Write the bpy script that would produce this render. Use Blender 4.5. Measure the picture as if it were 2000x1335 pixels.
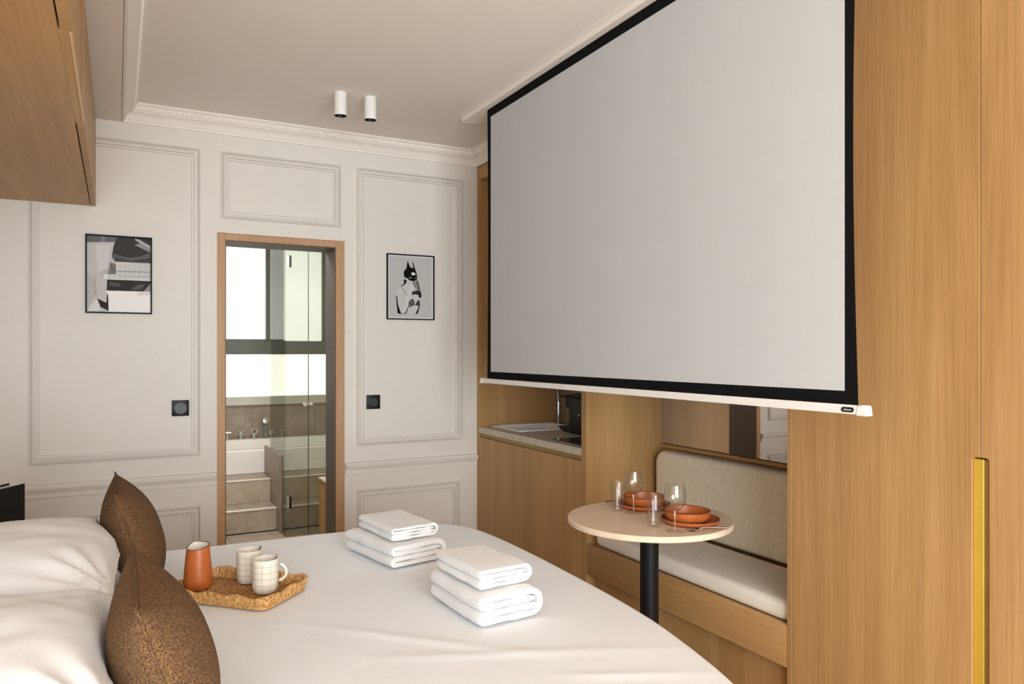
import bpy, bmesh, math, random
from mathutils import Vector, Matrix, noise
random.seed(7)
S = bpy.context.scene
C = S.collection
PI = math.pi
for o in list(bpy.data.objects):
    bpy.data.objects.remove(o)

# ------------------------------------------------------------------ camera
cd = bpy.data.cameras.new('camera')
cd.sensor_width = 36; cd.lens = 36 * 1452 / 2000; cd.shift_y = 18.5 / 2000
cd.clip_start = 0.02
cam = bpy.data.objects.new('camera', cd); C.objects.link(cam)
cam.location = (0, 0, 1.4); cam.rotation_euler = (PI / 2, 0, -math.radians(28))
S.camera = cam
# ------------------------------------------------------------------ world, light, exposure
W = bpy.data.worlds.new('world'); S.world = W; W.use_nodes = True
bg = W.node_tree.nodes['Background']
bg.inputs[0].default_value = (0.86, 0.93, 1.0, 1); bg.inputs[1].default_value = 1.2
def area(name, loc, rot, sx, sy, energy, col):
    l = bpy.data.lights.new(name, 'AREA'); l.shape = 'RECTANGLE'; l.size = sx; l.size_y = sy
    l.energy = energy; l.color = col
    o = bpy.data.objects.new(name, l); C.objects.link(o); o.location = loc; o.rotation_euler = rot
    return o
area('daylight_bedroom_window', (0.0, -2.62, 1.35), (PI / 2, 0, 0), 3.0, 2.3, 306, (0.90, 0.965, 1.0))
area('bathroom_fill_light', (1.0, 5.35, 2.44), (0, 0, 0), .5, .5, 38, (1.0, 0.96, 0.90))  # unseen area light added to brighten the bathroom
S.view_settings.view_transform = 'Standard'; S.view_settings.look = 'None'
S.view_settings.gamma = 1; S.view_settings.exposure = 0.0; S.view_settings.use_curve_mapping = False
S.cycles.max_bounces = 10; S.cycles.diffuse_bounces = 6; S.cycles.transparent_max_bounces = 16
S.cycles.caustics_reflective = False; S.cycles.caustics_refractive = False
S.cycles.use_denoising = True

# ------------------------------------------------------------------ materials
class NT:
    def __init__(s, name):
        s.m = bpy.data.materials.new(name); s.m.use_nodes = True
        s.t = s.m.node_tree; s.b = s.t.nodes['Principled BSDF']; s.out = s.t.nodes['Material Output']
    def n(s, typ, **kw):
        x = s.t.nodes.new(typ)
        for k, v in kw.items(): setattr(x, k, v)
        return x
    def l(s, a, b): s.t.links.new(a, b)
    def set(s, **kw):
        for k, v in kw.items():
            s.b.inputs[{'col': 'Base Color', 'rough': 'Roughness', 'metal': 'Metallic', 'spec': 'Specular IOR Level',
                        'sheen': 'Sheen Weight', 'emit': 'Emission Color', 'es': 'Emission Strength', 'coat': 'Coat Weight'}[k]].default_value = v
    def ramp(s, fac, stops):
        r = s.n('ShaderNodeValToRGB'); e = r.color_ramp.elements
        while len(e) < len(stops): e.new(0.5)
        for i, (p, c) in enumerate(stops): e[i].position = p; e[i].color = (*c, 1)
        s.l(fac, r.inputs[0]); return r.outputs[0]
    def coords(s, scale=(1, 1, 1), jitter=False, rot=(0, 0, 0)):
        tc = s.n('ShaderNodeTexCoord'); mp = s.n('ShaderNodeMapping')
        mp.inputs['Scale'].default_value = scale; mp.inputs['Rotation'].default_value = rot
        s.l(tc.outputs['Object'], mp.inputs[0])
        if jitter:
            oi = s.n('ShaderNodeObjectInfo'); mu = s.n('ShaderNodeMath', operation='MULTIPLY'); mu.inputs[1].default_value = 37
            s.l(oi.outputs['Random'], mu.inputs[0]); s.l(mu.outputs[0], mp.inputs['Location'])
        return mp.outputs[0]
    def noise(s, vec, scale, detail=4, rough=.55, dist=0):
        t = s.n('ShaderNodeTexNoise'); s.l(vec, t.inputs['Vector'])
        t.inputs['Scale'].default_value = scale; t.inputs['Detail'].default_value = detail
        t.inputs['Roughness'].default_value = rough; t.inputs['Distortion'].default_value = dist
        return t.outputs['Fac']
    def mix(s, a, b, fac, mode='MIX'):
        m = s.n('ShaderNodeMix', data_type='RGBA', blend_type=mode)
        for sock, v in ((m.inputs[0], fac), (m.inputs[6], a), (m.inputs[7], b)):
            if hasattr(v, 'is_output'): s.l(v, sock)
            elif isinstance(v, tuple): sock.default_value = (*v, 1)
            else: sock.default_value = v
        return m.outputs[2]
    def bump(s, h, strength=.2, dist=.002):
        b = s.n('ShaderNodeBump'); b.inputs['Strength'].default_value = strength; b.inputs['Distance'].default_value = dist
        s.l(h, b.inputs['Height']); s.l(b.outputs[0], s.b.inputs['Normal'])

def plain(name, col, rough=.6, metal=0, bumpscale=0, bs=.1, spec=.5, var=.04, **kw):
    k = NT(name); k.set(rough=rough, metal=metal, spec=spec, **kw)
    v = k.coords(); n = k.noise(v, 9, 3)
    lo = tuple(c * (1 - var) for c in col); hi = tuple(min(1, c * (1 + var)) for c in col)
    k.l(k.ramp(n, [(.3, lo), (.7, hi)]), k.b.inputs['Base Color'])
    if bumpscale: k.bump(k.noise(v, bumpscale, 3), bs, .001)
    return k.m

def oak(name, axis, dark, mid, light, rough=.45):
    k = NT(name); k.set(rough=rough, spec=.35)
    sc = {'X': (.06, 1, 1), 'Y': (1, .06, 1), 'Z': (1, 1, .06)}[axis]
    sf = {'X': (.02, 1, 1), 'Y': (1, .02, 1), 'Z': (1, 1, .02)}[axis]
    v = k.coords(sc, True); vf = k.coords(sf, True)
    big = k.noise(v, 7, 3, .5, 1.2)
    wv = k.n('ShaderNodeTexNoise'); k.l(v, wv.inputs['Vector']); wv.inputs['Scale'].default_value = 2.3; wv.inputs['Detail'].default_value = 2
    # growth rings: noise folded into bands
    m1 = k.n('ShaderNodeMath', operation='MULTIPLY'); m1.inputs[1].default_value = 60; k.l(wv.outputs['Fac'], m1.inputs[0])
    sn = k.n('ShaderNodeMath', operation='SINE'); k.l(m1.outputs[0], sn.inputs[0])
    ma = k.n('ShaderNodeMapRange'); ma.inputs[1].default_value = -1; ma.inputs[2].default_value = 1; k.l(sn.outputs[0], ma.inputs[0])
    base = k.ramp(big, [(.28, dark), (.5, mid), (.74, light)])
    ring = k.mix(base, k.mix(base, dark, .55), ma.outputs[0])
    ring = k.mix(base, ring, .34)
    fib = k.noise(vf, 120, 3, .7)
    fr = k.ramp(fib, [(.36, (.70, .66, .60)), (.58, (1, 1, 1))])
    k.l(k.mix(ring, fr, .42, 'MULTIPLY'), k.b.inputs['Base Color'])
    k.bump(fib, .08, .0008)
    return k.m
OD, OM, OL = (.41, .230, .090), (.47, .272, .110), (.54, .33, .142)
OAKZ = oak('oak_upright_grain', 'Z', OD, OM, OL)
OAKY = oak('oak_level_grain', 'Y', OD, OM, OL)
OAKX = oak('oak_cross_grain', 'X', OD, OM, OL)
OAKT = oak('pale_oak_table', 'X', (.80, .62, .45), (.86, .69, .52), (.90, .75, .59), .4)
FRAME = oak('door_frame_oak', 'Z', (.44, .25, .13), (.50, .29, .155), (.55, .33, .18))
FLOORW = oak('floor_oak', 'Y', OD, OM, OL)
DARKW = plain('dark_stained_reveal', (.10, .074, .058), .5)
WALL = plain('warm_white_paint', (.75, .72, .675), .75, bumpscale=400, bs=.03, var=.01)
CEIL = plain('ceiling_paint', (.84, .80, .75), .85, bumpscale=300, bs=.03, var=.01)
PLAST = plain('cornice_plaster', (.86, .82, .76), .7, var=.01)
WHITE = plain('white_enamel', (.80, .79, .77), .3, var=.01)
BATHW = plain('bath_enamel', (.83, .81, .78), .15, var=.01)
BLACK = plain('black_plastic', (.010, .010, .010), .4, spec=.25)
BLACKM = plain('black_metal', (.007, .007, .0075), .5, spec=.25)
BLACKF = plain('black_screen_border', (.007, .0065, .007), .9, spec=.08)
CHROME = plain('chrome', (.75, .75, .75), .1, 1)
STEEL = plain('polished_steel', (.62, .6, .58), .2, 1)
BRASS = plain('brass_channel', (.86, .60, .14), .32, 1)
BRASSP = plain('gold_lacquer', (.66, .44, .06), .38, .3)
GRIPG = plain('bronze_grip_lacquer', (.33, .225, .06), .4, .3)
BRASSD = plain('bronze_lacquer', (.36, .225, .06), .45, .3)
ALU = plain('dark_window_metal', (.11, .115, .10), .45)
FRAMEB = plain('picture_frame_black', (.012, .010, .010), .6, spec=.15)
SILVER = plain('silver_print', (.55, .54, .5), .5)
DARK = plain('painted_gap_shade', (.02, .015, .012), .8)

def fabric(name, lo, hi, scale, rough=.9, bs=.4, sheen=.2, stretch=(1, 1, 1), dist=.002):
    k = NT(name); k.set(rough=rough, spec=.15, sheen=sheen)
    v = k.coords(stretch); n = k.noise(v, scale, 3, .7)
    k.l(k.ramp(n, [(.36, lo), (.64, hi)]), k.b.inputs['Base Color']); k.bump(n, bs, dist)
    return k.m
LINEN = fabric('white_bed_linen', (.775, .80, .828), (.815, .84, .868), 260, .85, .06, .1)
PILLOWM = fabric('pillow_cotton', (.735, .745, .755), (.775, .785, .795), 240, .85, .06, .1)
TOWEL = fabric('towel_terry', (.74, .745, .75), (.83, .835, .84), 420, .95, .55, .3, dist=.0025)
BOUCLE = fabric('brown_boucle', (.042, .021, .010), (.27, .15, .072), 330, .95, .9, .0, dist=.004)
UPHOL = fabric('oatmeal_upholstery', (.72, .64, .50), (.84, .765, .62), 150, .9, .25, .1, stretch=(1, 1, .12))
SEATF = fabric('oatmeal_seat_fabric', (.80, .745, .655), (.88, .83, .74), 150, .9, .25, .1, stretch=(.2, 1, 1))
SCREENM = plain('matt_screen_fabric', (.535, .55, .568), .9, spec=.1, var=.008)

def stone(name, a, b, c, scale=9, rough=.45):
    k = NT(name); k.set(rough=rough, spec=.35)
    v = k.coords((1, 1, 1), True); n = k.noise(v, scale, 7, .68, .5); f = k.noise(v, scale * 9, 4, .7)
    col = k.ramp(n, [(.3, a), (.52, b), (.72, c)])
    k.l(k.mix(col, k.ramp(f, [(.35, (.72, .70, .68)), (.6, (1, 1, 1))]), .5, 'MULTIPLY'), k.b.inputs['Base Color'])
    k.bump(f, .1, .001); return k.m
STONE = stone('beige_limestone', (.40, .32, .245), (.50, .41, .32), (.60, .51, .41))
STONED = stone('taupe_limestone', (.26, .205, .16), (.33, .27, .21), (.40, .33, .27))
COUNTER = stone('speckled_worktop_stone', (.50, .43, .35), (.60, .53, .44), (.68, .62, .53), 30, .5)

k = NT('rattan'); k.set(rough=.55, spec=.3)
v = k.coords(); n = k.noise(v, 60, 3); n2 = k.noise(v, 500, 2)
k.l(k.mix(k.ramp(n, [(.3, (.36, .17, .05)), (.55, (.53, .28, .10)), (.75, (.66, .38, .16))]), k.ramp(n2, [(.35, (.6, .5, .42)), (.6, (1, 1, 1))]), .6, 'MULTIPLY'), k.b.inputs['Base Color'])
RATTAN = k.m
k = NT('wrapped_cane'); k.set(rough=.5, spec=.3)
v = k.coords((1, 1, .03)); n = k.noise(v, 380, 1, .5); n2 = k.noise(v, 60, 2)
k.l(k.mix(k.ramp(n, [(.36, (.30, .13, .035)), (.52, (.58, .32, .11)), (.66, (.76, .47, .20))]), k.ramp(n2, [(.35, (.8, .74, .68)), (.6, (1, 1, 1))]), .6, 'MULTIPLY'), k.b.inputs['Base Color'])
k.bump(n, .4, .002)
CANE = k.m
k = NT('woven_floor_cane'); k.set(rough=.55, spec=.25)
v = k.coords(); n = k.noise(v, 150, 3, .6)
k.l(k.ramp(n, [(.36, (.20, .085, .025)), (.52, (.40, .20, .07)), (.66, (.55, .31, .12))]), k.b.inputs['Base Color'])
WOVEN = k.m
def glaze(name, a, b, rough):
    k = NT(name); k.set(rough=rough, spec=.45); v = k.coords(); n = k.noise(v, 22, 4)
    k.l(k.ramp(n, [(.3, a), (.7, b)]), k.b.inputs['Base Color']); return k.m
TERRA = glaze('terracotta_glaze', (.40, .098, .020), (.50, .135, .032), .38)
TERRAR = glaze('terracotta_rim', (.12, .045, .02), (.17, .06, .03), .45)
CREAM = glaze('cream_glaze', (.70, .65, .56), (.80, .75, .67), .25)
def grid_glaze():
    k = NT('cream_glaze_with_drawn_grid'); k.set(rough=.28, spec=.45)
    tc = k.n('ShaderNodeTexCoord'); sp = k.n('ShaderNodeSeparateXYZ')
    dn = k.n('ShaderNodeTexNoise'); dn.inputs['Scale'].default_value = 30; k.l(tc.outputs['Object'], dn.inputs['Vector'])
    k.l(tc.outputs['Object'], sp.inputs[0])
    def mth(op, a, b=None):
        m = k.n('ShaderNodeMath', operation=op)
        for i, x in enumerate((a, b)):
            if x is None: continue
            if hasattr(x, 'is_output'): k.l(x, m.inputs[i])
            else: m.inputs[i].default_value = x
        return m.outputs[0]
    wob = mth('MULTIPLY', mth('SUBTRACT', dn.outputs['Fac'], .5), .10)
    ang = mth('ADD', mth('MULTIPLY', mth('ARCTAN2', sp.outputs[1], sp.outputs[0]), 10 / (2 * PI)), wob)
    zz = mth('ADD', mth('MULTIPLY', sp.outputs[2], 54), wob)
    la = mth('LESS_THAN', mth('ABSOLUTE', mth('SUBTRACT', mth('FRACT', ang), .5)), .024)
    lz = mth('LESS_THAN', mth('ABSOLUTE', mth('SUBTRACT', mth('FRACT', zz), .5)), .030)
    top = mth('LESS_THAN', sp.outputs[2], .093)
    line = mth('MULTIPLY', mth('MAXIMUM', la, lz), top)
    k.l(k.mix((.76, .71, .61), (.42, .32, .20), line), k.b.inputs['Base Color'])
    return k.m
GRIDG = grid_glaze()

def thin_glass(name, tint, edge, gloss=.9, base=.045, mul=.6):
    k = NT(name); t = k.t
    tr = k.n('ShaderNodeBsdfTransparent'); gl = k.n('ShaderNodeBsdfGlossy'); gl.inputs['Roughness'].default_value = .02
    gl.inputs['Color'].default_value = (gloss, gloss, gloss, 1)
    lw = k.n('ShaderNodeLayerWeight'); lw.inputs['Blend'].default_value = .35
    c = k.ramp(lw.outputs['Facing'], [(.45, tint), (.95, edge)]); k.l(c, tr.inputs['Color'])
    pw = k.n('ShaderNodeMath', operation='POWER'); pw.inputs[1].default_value = 4; l2 = k.n('ShaderNodeLayerWeight'); l2.inputs['Blend'].default_value = .5
    k.l(l2.outputs['Facing'], pw.inputs[0])
    fr = k.n('ShaderNodeMath', operation='MULTIPLY_ADD'); fr.inputs[1].default_value = mul; fr.inputs[2].default_value = base; k.l(pw.outputs[0], fr.inputs[0])
    mx = k.n('ShaderNodeMixShader'); k.l(fr.outputs[0], mx.inputs[0]); k.l(tr.outputs[0], mx.inputs[1]); k.l(gl.outputs[0], mx.inputs[2])
    k.l(mx.outputs[0], k.out.inputs['Surface']); return k.m
TUMBLER = thin_glass('clear_table_glass', (.97, .97, .965), (.62, .61, .59))
SHOWERG = thin_glass('green_tinted_shower_glass', (.885, .90, .86), (.66, .70, .62), .55)
FOOTG = thin_glass('clear_glass_foot', (.97, .97, .97), (.93, .93, .925), .9, .05, .03)
STEMG = thin_glass('clear_glass_stem', (.95, .95, .95), (.75, .74, .73), 1.0, .22, .5)
k = NT('mirror_silver'); k.set(col=(.64, .61, .58, 1), metal=1, rough=.01); MIRROR = k.m
def lit_pane(name, col, st):
    k = NT(name); k.set(rough=.4, es=st); v = k.coords(); n = k.noise(v, 1.6, 2)
    c = k.ramp(n, [(.35, tuple(x * .93 for x in col)), (.65, col)])
    k.l(c, k.b.inputs['Emission Color']); k.l(c, k.b.inputs['Base Color']); return k.m
PANEU = lit_pane('frosted_pane_daylit', (.88, .91, .88), .74)
PANEL = lit_pane('frosted_lower_pane_daylit', (1.0, .97, .92), 1.15)
GREYS = {}
def grey(v):
    if v not in GREYS:
        l = (v / 255) ** 2.2; GREYS[v] = plain('print_grey_%d' % v, (l * .92, l * .9, l * .89), .7, var=0, spec=.12)
    return GREYS[v]

# ------------------------------------------------------------------ mesh helpers
class MB:
    def __init__(s): s.bm = bmesh.new(); s.mats = []
    def merge(s, bm):
        me = bpy.data.meshes.new('tmp'); bm.to_mesh(me); bm.free(); s.bm.from_mesh(me); bpy.data.meshes.remove(me); return s
    def box(s, x0, x1, y0, y1, z0, z1, bev=.0015, seg=1):
        b = bmesh.new(); bmesh.ops.create_cube(b, size=1)
        for v in b.verts: v.co = Vector(((x0 + x1) / 2 + v.co.x * (x1 - x0), (y0 + y1) / 2 + v.co.y * (y1 - y0), (z0 + z1) / 2 + v.co.z * (z1 - z0)))
        if bev: bmesh.ops.bevel(b, geom=b.edges[:], offset=bev, segments=seg, profile=.5, affect='EDGES')
        return s.merge(b)
    def prism(s, poly, axis, a0, a1, bev=0, seg=1):
        b = bmesh.new()
        def P(p, a): return {'X': (a, p[0], p[1]), 'Y': (p[0], a, p[1]), 'Z': (p[0], p[1], a)}[axis]
        lo = [b.verts.new(P(p, a0)) for p in poly]; hi = [b.verts.new(P(p, a1)) for p in poly]
        b.faces.new(lo); b.faces.new(hi[::-1]); n = len(poly)
        for i in range(n): b.faces.new((lo[i], hi[i], hi[(i + 1) % n], lo[(i + 1) % n]))
        bmesh.ops.recalc_face_normals(b, faces=b.faces[:])
        if bev: bmesh.ops.bevel(b, geom=b.edges[:], offset=bev, segments=seg, profile=.5, affect='EDGES')
        return s.merge(b)
    def lathe(s, prof, c=(0, 0, 0), n=40, tilt=None):
        b = bmesh.new(); rings = []
        for r, z in prof:
            if r < 1e-6: rings.append([b.verts.new((c[0], c[1], c[2] + z))])
            else: rings.append([b.verts.new((c[0] + r * math.cos(2 * PI * i / n), c[1] + r * math.sin(2 * PI * i / n), c[2] + z + (tilt(2 * PI * i / n, z) if tilt else 0))) for i in range(n)])
        for A, B in zip(rings, rings[1:]):
            for i in range(n):
                j = (i + 1) % n
                if len(A) == 1 and len(B) == 1: break
                if len(A) == 1: b.faces.new((A[0], B[i], B[j]))
                elif len(B) == 1: b.faces.new((A[i], A[j], B[0]))
                else: b.faces.new((A[i], A[j], B[j], B[i]))
        bmesh.ops.recalc_face_normals(b, faces=b.faces[:])
        return s.merge(b)
    def tube(s, pts, r, n=8, closed=False):
        pts = [Vector(p) for p in pts]; b = bmesh.new(); m = len(pts); rings = []; up = Vector((0, 0, 1))
        rs = r if isinstance(r, (list, tuple)) else [r] * m
        nrm = None
        for i, p in enumerate(pts):
            a = pts[(i - 1) % m] if closed or i else pts[0]; c = pts[(i + 1) % m] if closed or i < m - 1 else pts[-1]
            t = (c - a).normalized()
            if nrm is None:
                nrm = t.orthogonal().normalized()
            nrm = (nrm - t * nrm.dot(t)).normalized(); bi = t.cross(nrm)
            rings.append([b.verts.new(p + (nrm * math.cos(2 * PI * k / n) + bi * math.sin(2 * PI * k / n)) * rs[i]) for k in range(n)])
        pairs = list(zip(rings, rings[1:])) + ([(rings[-1], rings[0])] if closed else [])
        for A, B in pairs:
            for i in range(n): b.faces.new((A[i], A[(i + 1) % n], B[(i + 1) % n], B[i]))
        if not closed: b.faces.new(rings[0]); b.faces.new(rings[-1][::-1])
        bmesh.ops.recalc_face_normals(b, faces=b.faces[:])
        return s.merge(b)
    def rings(s, R, cap0=True, cap1=True):
        b = bmesh.new(); V = [[b.verts.new(p) for p in r] for r in R]; n = len(R[0])
        for A, B in zip(V, V[1:]):
            for i in range(n): b.faces.new((A[i], A[(i + 1) % n], B[(i + 1) % n], B[i]))
        if cap0: b.faces.new(V[0])
        if cap1: b.faces.new(V[-1][::-1])
        bmesh.ops.recalc_face_normals(b, faces=b.faces[:])
        return s.merge(b)
    def sheet(s, P, mat_i=0):
        b = bmesh.new(); f = b.faces.new([b.verts.new(p) for p in P]); f.material_index = mat_i
        return s.merge(b)
    def xf(s, M): bmesh.ops.transform(s.bm, matrix=M, verts=s.bm.verts[:]); return s

def wloc(p):
    v = Vector(p.location)
    return v + wloc(p.parent) if p.parent else v
def obj(name, mb, mat, parent=None, smooth=True, kind=None, loc=None, ang=.6):
    me = bpy.data.meshes.new(name)
    off = wloc(parent) if parent else Vector((0, 0, 0))
    if loc is not None: off = Vector(loc)
    bmesh.ops.translate(mb.bm, verts=mb.bm.verts[:], vec=-off)
    mb.bm.to_mesh(me); mb.bm.free()
    for m in (mat if isinstance(mat, (list, tuple)) else [mat]): me.materials.append(m)
    if smooth:
        me.polygons.foreach_set('use_smooth', [True] * len(me.polygons)); me.set_sharp_from_angle(angle=ang)
    o = bpy.data.objects.new(name, me); C.objects.link(o)
    if parent: o.parent = parent
    if loc is not None: o.location = Vector(loc) - (wloc(parent) if parent else Vector((0, 0, 0)))
    if kind: o['kind'] = kind
    return o
def tag(o, label, cat, group=None):
    o['label'] = label; o['category'] = cat
    if group: o['group'] = group
    return o
def thing(name, label, cat, loc=(0, 0, 0), rz=0, group=None):
    o = bpy.data.objects.new(name, None); C.objects.link(o); o.location = loc; o.rotation_euler = (0, 0, rz)
    o.empty_display_size = .1
    return tag(o, label, cat, group)
def dup(root, loc, rz, label):
    r = root.copy(); C.objects.link(r); r.location = loc; r.rotation_euler = (0, 0, rz); r['label'] = label
    for ch in list(root.children):
        c = ch.copy(); C.objects.link(c); c.parent = r
        for g in list(ch.children):
            d = g.copy(); C.objects.link(d); d.parent = c
    return r
def rrect(x0, x1, y0, y1, r, n=6):
    P = []
    for cx, cy, a0 in ((x1 - r, y1 - r, 0), (x0 + r, y1 - r, PI / 2), (x0 + r, y0 + r, PI), (x1 - r, y0 + r, 1.5 * PI)):
        for i in range(n + 1): a = a0 + PI / 2 * i / n; P.append((cx + r * math.cos(a), cy + r * math.sin(a)))
    return P
def sweep(path, prof, closed=False, plane_up=None):
    """profile points are (offset sideways, offset up); path is a list of (x,y) at z=0 with mitred corners, offset to the left of travel"""
    mb = MB(); n = len(path); R = []
    for i in range(n):
        p = Vector(path[i]).to_2d()
        d0 = (p - Vector(path[i - 1]).to_2d()).normalized() if (i or closed) else None
        d1 = (Vector(path[(i + 1) % n]).to_2d() - p).normalized() if (i < n - 1 or closed) else None
        d0 = d0 or d1; d1 = d1 or d0
        n0 = Vector((-d0.y, d0.x)); n1 = Vector((-d1.y, d1.x)); m = (n0 + n1).normalized(); m = m / m.dot(n0)
        R.append([(p.x + m.x * a, p.y + m.y * a, b) for a, b in prof])
    if closed: R.append(R[0])
    return mb.rings(R, not closed, not closed)

# ------------------------------------------------------------------ dimensions
YB, XR, XL, YN = 4.466, 2.11, -.65, -2.35
CZ, SZ = 2.715, 2.62
# ------------------------------------------------------------------ the setting
obj('floor', MB().box(XL, 2.8, YN, YB, -.1, 0, 0).box(-1.8, XL, YN, .5, -.1, 0, 0), FLOORW, kind='structure')
obj('ceiling', MB().box(.024, 2.8, YN, YB, CZ, CZ + .1, 0).box(XL, .024, YN, YB, SZ, CZ + .1, 0).box(-1.8, XL, YN, .5, SZ, CZ + .1, 0), CEIL, kind='structure')
obj('wall_left', MB().box(XL - .1, XL, .5, YB + .22, 0, CZ, 0).box(-1.9, XL - .1, .5, .6, 0, CZ, 0).box(-1.9, -1.8, YN, .5, 0, CZ, 0), WALL, kind='structure')
obj('wall_right', MB().box(2.75, 2.85, YN, YB, 0, CZ, 0).box(XR + .004, 2.75, YN, YB, SZ + .002, CZ, 0), WALL, kind='structure')
wb = obj('wall_back', MB().box(XL, .498, YB, YB + .222, 0, CZ, 0).box(1.221, 2.85, YB, YB + .222, 0, CZ, 0).box(.498, 1.221, YB, YB + .222, 2.069, CZ, 0), WALL, kind='structure')
obj('wall_near', MB().box(-1.9, -1.5, YN - .2, YN, 0, CZ, 0).box(1.5, 2.85, YN - .2, YN, 0, CZ, 0).box(-1.5, 1.5, YN - .2, YN, 2.5, CZ, 0).box(-1.5, 1.5, YN - .2, YN, 0, .2, 0), WALL, kind='structure')
w1 = obj('window_1', MB().box(-1.5, -1.45, YN - .15, YN - .09, .2, 2.5, .003).box(1.45, 1.5, YN - .15, YN - .09, .2, 2.5, .003).box(-.52, -.48, YN - .15, YN - .09, .2, 2.5, .003).box(.48, .52, YN - .15, YN - .09, .2, 2.5, .003)
         .box(-1.45, 1.45, YN - .15, YN - .09, .2, .26, .003).box(-1.45, 1.45, YN - .15, YN - .09, 2.44, 2.5, .003), WHITE, kind='structure')
# panel mouldings on the back wall
MP = [(0, -.004), (0, .018), (.006, .023), (.012, .010), (.013, .007), (.0185, .006), (.019, .016), (.026, .020), (.0315, .020), (.032, .006), (.038, .005), (.0385, .012), (.044, .012), (.045, -.004)]
for (x0, x1, z0, z1) in ((-.389, .409, .826, 2.522), (.520, 1.194, 2.150, 2.522), (1.297, 1.997, .826, 2.522), (-.386, .412, .12, .547), (1.299, 1.976, .12, .552)):
    mb = sweep([(x0, z0), (x1, z0), (x1, z1), (x0, z1)], MP, closed=True)
    mb.xf(Matrix(((1, 0, 0, 0), (0, 0, -1, YB), (0, 1, 0, 0), (0, 0, 0, 1))))
    obj('panel_molding', mb, WALL, wb, ang=.3)
# chair rails and skirting
RP = [(-.002, .655), (.013, .655), (.013, .660), (.014, .676), (.022, .690), (.024, .694), (.024, .697), (.032, .699), (.034, .704), (.032, .710), (.020, .711), (.020, .718), (.015, .722), (-.002, .725)]
for i, (a, b) in enumerate(((.494, XL), (XR - .003, 1.225))):
    obj('trim_%d' % (i + 2), sweep([(a, YB), (b, YB)], RP), WALL, kind='structure', ang=.35)
SP = [(-.002, .002), (.018, .002), (.018, .08), (.010, .095), (-.002, .10)]
obj('baseboard_back', sweep([(.494, YB), (XL, YB)], SP), WALL, kind='structure')
obj('baseboard_left', sweep([(XL, YB), (XL, .6)], SP), WALL, kind='structure')
# cornice
CP = [(-.002, SZ), (.012, SZ), (.012, SZ + .010), (.016, SZ + .014), (.019, SZ + .024), (.027, SZ + .036), (.040, SZ + .046), (.052, SZ + .052), (.054, SZ + .058), (.060, SZ + .060),
      (.060, SZ + .079), (.067, SZ + .081), (.072, SZ + .086), (.076, SZ + .089), (.076, CZ + .002), (-.002, CZ + .002)]
cpath = [(XR, YN), (XR, YB), (.024, YB), (.024, YN)]
cor = obj('trim_1', sweep(cpath, CP), PLAST, kind='structure', ang=.5)
mb = MB()
def leaf(x, y, dx, dy):      # a small relief leaf on the cornice band; (dx,dy) points into the room
    z = SZ + .0695; h = .0085; w = .0062
    P = [(x - dy * w, y + dx * w, z), (x, y, z + h), (x + dy * w, y - dx * w, z), (x, y, z - h)]
    tip = (x + dx * .006, y + dy * .006, z - .002)
    b = mb.bm; vs = [b.verts.new(p) for p in P]; t = b.verts.new(tip)
    for i in range(4): b.faces.new((vs[i], vs[(i + 1) % 4], t))
x = .10
while x < XR - .07: leaf(x, YB - .060, 0, -1); x += .0145
y = .6
while y < YB - .07: leaf(.084, y, 1, 0); leaf(XR - .060, y, -1, 0); y += .0145
bmesh.ops.recalc_face_normals(mb.bm, faces=mb.bm.faces[:])
obj('cornice_leaf_relief', mb, PLAST, cor, smooth=False, kind='stuff')
# door frame in the back wall
dr = obj('door_1', MB().box(.498, .541, YB - .006, YB + .224, 0, 2.067, .002).box(1.168, 1.221, YB - .006, YB + .224, 0, 2.067, .002).box(.541, 1.168, YB - .006, YB + .224, 2.028, 2.067, .002), FRAME, kind='structure')
obj('dark_reveal', MB().box(.541, .546, YB + .004, YB + .222, 0, 2.024, 0).box(1.163, 1.168, YB + .004, YB + .222, 0, 2.024, 0).box(.541, 1.168, YB + .004, YB + .222, 2.022, 2.028, 0), DARKW, dr)

obj('added_dark_leaf', MB().box(.500, .536, YB + .232, YB + .95, .004, 2.02, .002), DARKW, kind='structure')   # unseen dark leaf, added so the mirror shows the doorway dark
# ------------------------------------------------------------------ bathroom shell
BX0, BX1, BY0, BY1, BZ = .20, 2.35, YB + .222, 7.50, 2.45
obj('wall_bathroom_left', MB().box(BX0 - .1, BX0, BY0, BY1, 0, BZ, 0), WALL, kind='structure')
obj('wall_bathroom_right', MB().box(BX1, BX1 + .1, BY0, BY1, 0, BZ, 0), WALL, kind='structure')
obj('ceiling_bathroom', MB().box(BX0 - .1, BX1 + .1, BY0, BY1 + .1, BZ, BZ + .1, 0), CEIL, kind='structure')
fl = obj('floor_bathroom', MB().box(BX0, BX1, BY0, BY1, -.1, -.012, 0).box(.499, 1.22, YB, BY0, -.1, -.001, 0), STONED, kind='structure')
mt = None
for i in range(4):
    for j in range(2):
        if mt is None:
            mt = obj('tile', MB().box(0, .535, 0, .655, 0, .012, .002), STONED, fl); mt.location = (BX0 + .001, BY0 + .001, -.0121); proto_t = mt
        else:
            o = proto_t.copy(); C.objects.link(o); o.location = (BX0 + .001 + i * .5375, BY0 + .001 + j * .658, -.0121)
bw = obj('wall_bathroom_back', MB().box(BX0 - .1, BX1 + .1, BY1 + .012, BY1 + .1, 0, .966, 0).box(BX0 - .1, .30, BY1 + .012, BY1 + .1, .966, BZ, 0).box(2.0, BX1 + .1, BY1 + .012, BY1 + .1, .966, BZ, 0), WALL, kind='structure')
for xa, xb in ((BX0, .55), (.5525, 1.150), (1.1525, 1.750), (1.7525, BX1)):
    obj('tile', MB().box(xa, xb, BY1, BY1 + .011, .30, .884, .0012), STONED, bw)
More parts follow.
